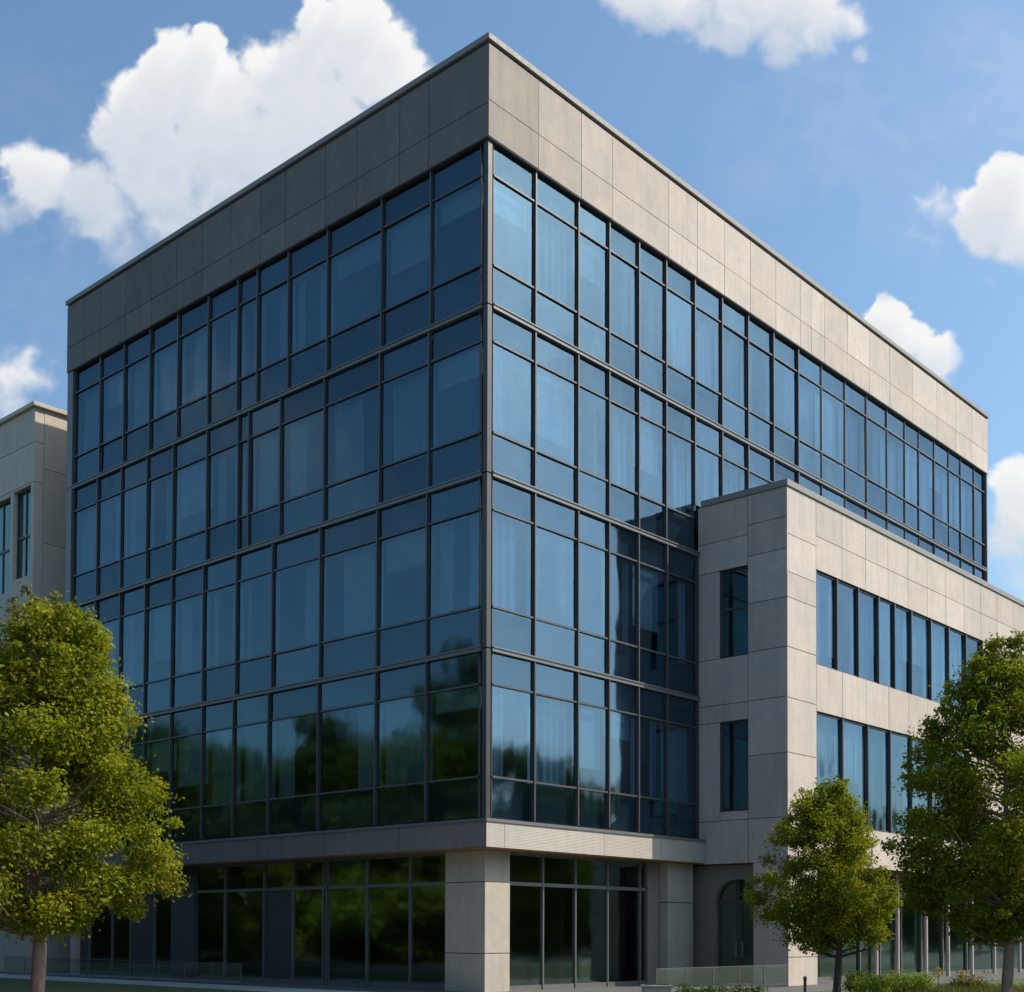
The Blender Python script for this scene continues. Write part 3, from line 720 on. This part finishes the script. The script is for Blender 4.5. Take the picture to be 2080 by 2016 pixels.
# bollard at the pier
t = thing('bollard', 'short dark metal bollard in front of the sunlit stone pier', 'bollard', (2.69,-8.01,0))
mb = MB(); mb.tube([(0,0,0),(0,0,.5)], [.036,.036], 16); mb.build('post', M['mull'], t, smooth=False)
mb = MB(); mb.tube([(0,0,.501),(0,0,.56),(0,0,.6)], [.045,.045,.03], 16); mb.build('cap', M['mull'], t)
# low glass balustrades
def balustrade(label, p0, p1, h, n):
    p0, p1 = Vector(p0), Vector(p1); L = (p1-p0).length
    t = thing('glass_balustrade', label, 'balustrade', tuple(p0), math.atan2((p1-p0).y, (p1-p0).x))
    w = L/n
    for i in range(n):
        mb = MB(); mb.box(i*w+.03, (i+1)*w-.03, -.006, .006, .06, h-.04); mb.build('glass_panel', M['clear'], t)
    for i in range(n+1):
        mb = MB(); mb.box(i*w-.01, i*w+.01, -.01, .01, 0, h-.031); mb.build('post', M['mullL'], t)
    mb = MB(); mb.box(-.01, L+.01, -.01, .01, h-.03, h-.012); mb.build('rail', M['mullL'], t)
balustrade('long low glass balustrade along the pale path by the shaded glass side', (-1.3,9.0,0), (-1.3,24.0,0), .68, 10)
balustrade('short low glass balustrade in front of the arched doorway', (2.9,-3.5,0), (9.7,-3.5,0), .70, 5)

# ------------------------------------------------------------------ light and sky
SKY_TINT = (1.16,1.49,1.62,1)
SUN_EL, SAZ = math.radians(44), (.70,-.714)
sd = Vector((SAZ[0]*math.cos(SUN_EL), SAZ[1]*math.cos(SUN_EL), math.sin(SUN_EL))).normalized()
L = bpy.data.lights.new('sun', 'SUN'); L.energy = 5.0; L.angle = math.radians(.53); L.color = (1.0,.90,.77)
so = bpy.data.objects.new('sun', L); COL.objects.link(so); so.rotation_euler = sd.to_track_quat('Z','Y').to_euler(); so.location = (20,-20,40)

W = bpy.data.worlds.new('World'); S.world = W; W.use_nodes = True
t = NT(W.node_tree); t.n.clear()
sky = t.new('ShaderNodeTexSky'); sky.sky_type = 'NISHITA'; sky.sun_disc = False
sky.sun_elevation = SUN_EL; sky.sun_rotation = math.atan2(SAZ[0], SAZ[1]); sky.altitude = 0; sky.air_density = 1.0; sky.dust_density = 2.6; sky.ozone_density = 1.0
bg = t.new('ShaderNodeBackground'); t.l.new(t.mix(1.0, sky.outputs[0], SKY_TINT, 'MULTIPLY'), bg.inputs[0]); bg.inputs[1].default_value = .12
wo = t.new('ShaderNodeOutputWorld'); t.l.new(bg.outputs[0], wo.inputs[0])

# cumulus clouds: shells of cloud standing three kilometres off in the sky, density and self-shadowing
# computed per vertex, light and shade painted into the emission over the Nishita sky
def vnoise(x, y, seed):
    r = np.random.default_rng(seed); tab = r.random((256,256))
    xi = np.floor(x).astype(int); yi = np.floor(y).astype(int); fx = x-xi; fy = y-yi
    fx = fx*fx*fx*(fx*(fx*6-15)+10); fy = fy*fy*fy*(fy*(fy*6-15)+10)
    g = lambda a, b: tab[a & 255, b & 255]
    return (g(xi,yi)*(1-fx)+g(xi+1,yi)*fx)*(1-fy) + (g(xi,yi+1)*(1-fx)+g(xi+1,yi+1)*fx)*fy
def fbm(x, y, seed, octv=6, gain=.5, billow=False):
    a = 1; tot = 0; out = 0; f = 1
    for o in range(octv):
        c, sn = math.cos(.7*o+.3), math.sin(.7*o+.3)
        n = vnoise((x*c-y*sn)*f+17.3*o, (x*sn+y*c)*f+9.1*o, seed+o)
        if billow: n = 1-abs(2*n-1)
        out = out+a*n; tot += a; a *= gain; f *= 2.03
    return out/tot
def cloudmat():
    m, k, bs, out = mat_new('cloud_baked_glow'); k.n.remove(bs)
    def at(n): q = k.new('ShaderNodeAttribute'); q.attribute_name = n; return q.outputs['Fac']
    e = k.new('ShaderNodeEmission'); k.l.new(k.mix(at('lit'), rgb((.50,.58,.70)), rgb((.93,.93,.925))), e.inputs[0]); e.inputs[1].default_value = 1.0
    tr = k.new('ShaderNodeBsdfTransparent'); mx = k.new('ShaderNodeMixShader')
    k.l.new(at('alpha'), mx.inputs[0]); k.l.new(tr.outputs[0], mx.inputs[1]); k.l.new(e.outputs[0], mx.inputs[2])
    k.l.new(mx.outputs[0], out.inputs['Surface']); m.cycles.emission_sampling = 'NONE'
    return m
M['cloud'] = cloudmat()
def cloud(label, blobs, seed, step=.0013, wisp=0.0, dist=3000, top=1.0, fwd=(.7435,.6687)):
    """blobs: (azimuth offset from north-east, slope upward, radius, weight) in tangent-plane units"""
    b = np.array(blobs); u0, u1 = (b[:,0]-b[:,2]*1.35).min(), (b[:,0]+b[:,2]*1.35).max(); v0, v1 = (b[:,1]-b[:,2]*1.35).min(), (b[:,1]+b[:,2]*1.35).max()
    nu, nv = int((u1-u0)/step)+2, int((v1-v0)/step)+2
    Ug, Vg = np.meshgrid(u0+np.arange(nu)*step, v0+np.arange(nv)*step)          # rows go upward
    px, py = Ug*2465, Vg*2465
    wx = (fbm(px/95, py/95, seed+40, 5)-.5)*75; wy = (fbm(px/95, py/95, seed+60, 5)-.5)*75
    wx2 = (fbm(px/26, py/26, seed+80, 4)-.5)*20; wy2 = (fbm(px/26, py/26, seed+90, 4)-.5)*20
    X, Y = px+wx+wx2, py+wy+wy2
    acc = np.full(X.shape, -3.0)
    for bu, bv, br, bw in blobs:
        q = ((X-bu*2465)**2+(Y-bv*2465)**2)/(br*2465)**2
        m = bw*(1.0-q)-.35*(1-bw)
        h = np.clip(.5+.5*(acc-m)/.25, 0, 1); acc = m*(1-h)+acc*h+.25*h*(1-h)*.5
    n = fbm(px/60, py/60, seed, 7, .55, True)
    big = fbm(px/150, py/150, seed+7, 4)
    dens = acc + (n-.55)*.75 + (big-.5)*.7 + 1.1*np.clip(acc-.12, 0, .5)*(top == 1.0)
    # soft underside: the lower part of the cloud thins out gradually
    vrel = (Vg-v0)/(v1-v0)
    soft = np.clip(1.25-vrel*1.6, 0, 1)
    k = np.clip((dens+.02)/(.72+.95*soft+wisp), 0, 1); alpha = k*k*(3-2*k)
    alpha *= np.clip(.74+.45*vrel, 0, 1)
    alpha *= top
    body = np.clip(dens, 0, 1.1)
    sh = np.zeros_like(body)
    for i in range(1, 15):
        dx, dy = int(round(i*.45*5)), int(round(i*.9*5))
        q = np.zeros_like(body); q[:body.shape[0]-dy, :body.shape[1]-dx] = body[dy:, dx:] if dx and dy else body
        sh += q*.95**i
    lit = np.exp(-.21*sh)*.75+.25*np.clip(1.1-.35*body*(1-vrel), 0, 1) + (n-.55)*.22
    lit = np.clip(.12+1.05*lit, 0, 1)
    # close the open rim
    rim = np.minimum(np.minimum(np.arange(nu)[None,:], nu-1-np.arange(nu)[None,:]), np.minimum(np.arange(nv)[:,None], nv-1-np.arange(nv)[:,None]))
    alpha *= np.clip(rim/14, 0, 1)
    d = np.array([fwd[0],fwd[1],0])[None,None,:]+Ug[...,None]*np.array([fwd[1],-fwd[0],0])+Vg[...,None]*np.array([0,0,1.])
    d /= np.linalg.norm(d, axis=2)[...,None]
    P = d*dist*(1-.03*body[...,None]) + np.array([-25,-23.5,1.6])
    idx = np.arange(nu*nv).reshape(nv, nu)
    Q = np.stack([idx[:-1,:-1], idx[:-1,1:], idx[1:,1:], idx[1:,:-1]], axis=2).reshape(-1,4)
    keep = alpha.ravel()[Q].max(axis=1) > .004; Q = Q[keep]
    used = np.unique(Q); rem = np.zeros(nu*nv, dtype=np.int64); rem[used] = np.arange(len(used)); Q = rem[Q]
    co = P.reshape(-1,3)[used].astype(np.float32)
    me = bpy.data.meshes.new('cloud'); me.vertices.add(len(co)); me.vertices.foreach_set('co', co.ravel())
    me.loops.add(Q.size); me.loops.foreach_set('vertex_index', Q.astype(np.int32).ravel())
    me.polygons.add(len(Q)); me.polygons.foreach_set('loop_start', np.arange(0, Q.size, 4, dtype=np.int32)); me.polygons.foreach_set('loop_total', np.full(len(Q), 4, dtype=np.int32))
    me.update()
    for nm, arr in (('alpha', alpha), ('lit', lit)):
        at = me.attributes.new(nm, 'FLOAT', 'POINT'); at.data.foreach_set('value', arr.ravel()[used].astype(np.float32))
    me.materials.append(M['cloud']); o = bpy.data.objects.new('cloud', me); COL.objects.link(o)
    tag(o, label, None, 'structure')
for (lb, sd_, wp, bl) in [('large white cumulus cloud behind the roof at the upper left', 11, 0.0, [(-0.1428, 0.7184, 0.0385, 1), (-0.1116, 0.6911, 0.0406, 1), (-0.1756, 0.6762, 0.0446, 1), (-0.2419, 0.6992, 0.0223, 1), (-0.2666, 0.6801, 0.0385, 1), (-0.287, 0.6548, 0.0345, 1), (-0.2333, 0.655, 0.0446, 1), (-0.3011, 0.6232, 0.0304, 1), (-0.2781, 0.6002, 0.0487, 1), (-0.2204, 0.6088, 0.0609, 1), (-0.1587, 0.6342, 0.0527, 1), (-0.3708, 0.5915, 0.0325, 1), (-0.3862, 0.602, 0.0183, 1), (-0.3355, 0.5728, 0.0385, 0.9), (-0.2653, 0.5584, 0.0487, 0.8), (-0.3063, 0.5415, 0.0365, 0.6), (-0.3994, 0.5705, 0.0284, 0.5), (-0.0805, 0.6807, 0.0162, 0.6), (-0.1595, 0.7311, 0.0243, 1), (-0.1222, 0.727, 0.0243, 1), (-0.3558, 0.5497, 0.0325, 0.5)]), ('white cloud cut off by the top edge at the upper right', 23, 0.25, [(0.1883, 0.7448, 0.0467, 1), (0.2297, 0.7386, 0.0385, 1), (0.1096, 0.753, 0.0446, 1), (0.2089, 0.709, 0.0243, 0.9), (0.1676, 0.7152, 0.0304, 0.9), (0.2628, 0.7281, 0.0223, 0.7), (0.271, 0.7049, 0.0114, 0.6), (0.1428, 0.732, 0.0284, 0.8), (0.0889, 0.7234, 0.0284, 0.35)]), ('white cloud at the right edge level with the roof corner', 37, 0.05, [(0.3962, 0.5959, 0.0252, 1), (0.3692, 0.5665, 0.0304, 1), (0.398, 0.5562, 0.0365, 0.9), (0.3838, 0.5833, 0.0243, 1), (0.3321, 0.5706, 0.0223, 0.4), (0.373, 0.5206, 0.0183, 0.4), (0.3197, 0.5517, 0.0203, 0.3)]), ('small white cloud peeking over the sloping roofline at the right', 51, 0.0, [(0.2946, 0.4849, 0.0211, 1), (0.3089, 0.4641, 0.0211, 1), (0.3334, 0.4517, 0.0183, 0.9), (0.2863, 0.4724, 0.0203, 0.9), (0.3231, 0.4392, 0.0203, 0.9)]), ('pale cloud low at the right edge beside the far roof end', 67, 0.3, [(0.3942, 0.3544, 0.0264, 1), (0.3981, 0.3234, 0.0365, 0.9), (0.3815, 0.3028, 0.0264, 0.6), (0.4018, 0.2781, 0.0325, 0.6)]), ('faint pale cloud low at the left edge over the beige building', 83, 0.5, [(-0.3912, 0.4329, 0.0304, 0.6), (-0.4032, 0.4079, 0.0345, 0.6)])]: cloud(lb, bl, sd_, wisp=wp)
cloud('thin veil of haze in the blue sky at the upper right', [(.33,.60,.10,1),(.27,.64,.09,.9),(.38,.66,.09,.9),(.20,.62,.07,.7),(.36,.52,.07,.7),(.42,.57,.09,.8)], 121, step=.0026, wisp=1.6, dist=3300, top=.30)
cloud('thin veil of haze in the blue sky at the top left', [(-.36,.50,.10,1),(-.25,.46,.09,.9),(-.33,.57,.09,.9),(-.38,.66,.07,.7)], 139, step=.0026, wisp=1.6, dist=3300, top=.20)

cloud('soft white cloud mirrored in the shaded glass side', [(.26,.42,.06,1),(.20,.38,.07,1),(.15,.33,.06,.9),(.30,.36,.05,.8),(.10,.30,.05,.7)], 151, step=.003, wisp=.5, top=.42, fwd=(-.7435,.6687))
cloud('soft white cloud mirrored in the sunlit glass side', [(-.34,.40,.06,1),(-.28,.36,.07,1),(-.22,.30,.07,1),(-.36,.30,.07,.9),(-.12,.40,.06,.8),(-.06,.44,.05,.6)], 163, step=.003, wisp=.5, top=.42, fwd=(.7435,-.6687))

# ------------------------------------------------------------------ camera and render settings
cam = bpy.data.cameras.new('camera'); cam.sensor_width = 36; cam.sensor_fit = 'HORIZONTAL'; cam.lens = 36*2465.2162/1960
cam.shift_y = (1717.01-950)/1960; cam.clip_start = .1; cam.clip_end = 4000
co_ = bpy.data.objects.new('camera', cam); COL.objects.link(co_); S.camera = co_
yaw, pit, rol = .732524441, .0286862595, .00298564769
F = Vector((math.cos(yaw)*math.cos(pit), math.sin(yaw)*math.cos(pit), math.sin(pit)))
R = Vector((math.sin(yaw), -math.cos(yaw), 0)); U = R.cross(F)
c, s = math.cos(rol), math.sin(rol); R, U = R*c+U*s, U*c-R*s
co_.matrix_world = Matrix(((R.x,U.x,-F.x,-25.07),(R.y,U.y,-F.y,-23.4999),(R.z,U.z,-F.z,1.6),(0,0,0,1)))
S.view_settings.view_transform = 'Standard'; S.view_settings.look = 'None'; S.view_settings.exposure = 0; S.view_settings.gamma = 1
S.render.engine = 'CYCLES'
S.cycles.max_bounces = 8; S.cycles.transparent_max_bounces = 16; S.cycles.glossy_bounces = 4; S.cycles.diffuse_bounces = 3
S.cycles.use_denoising = True
S.render.resolution_x, S.render.resolution_y = 1024, 992
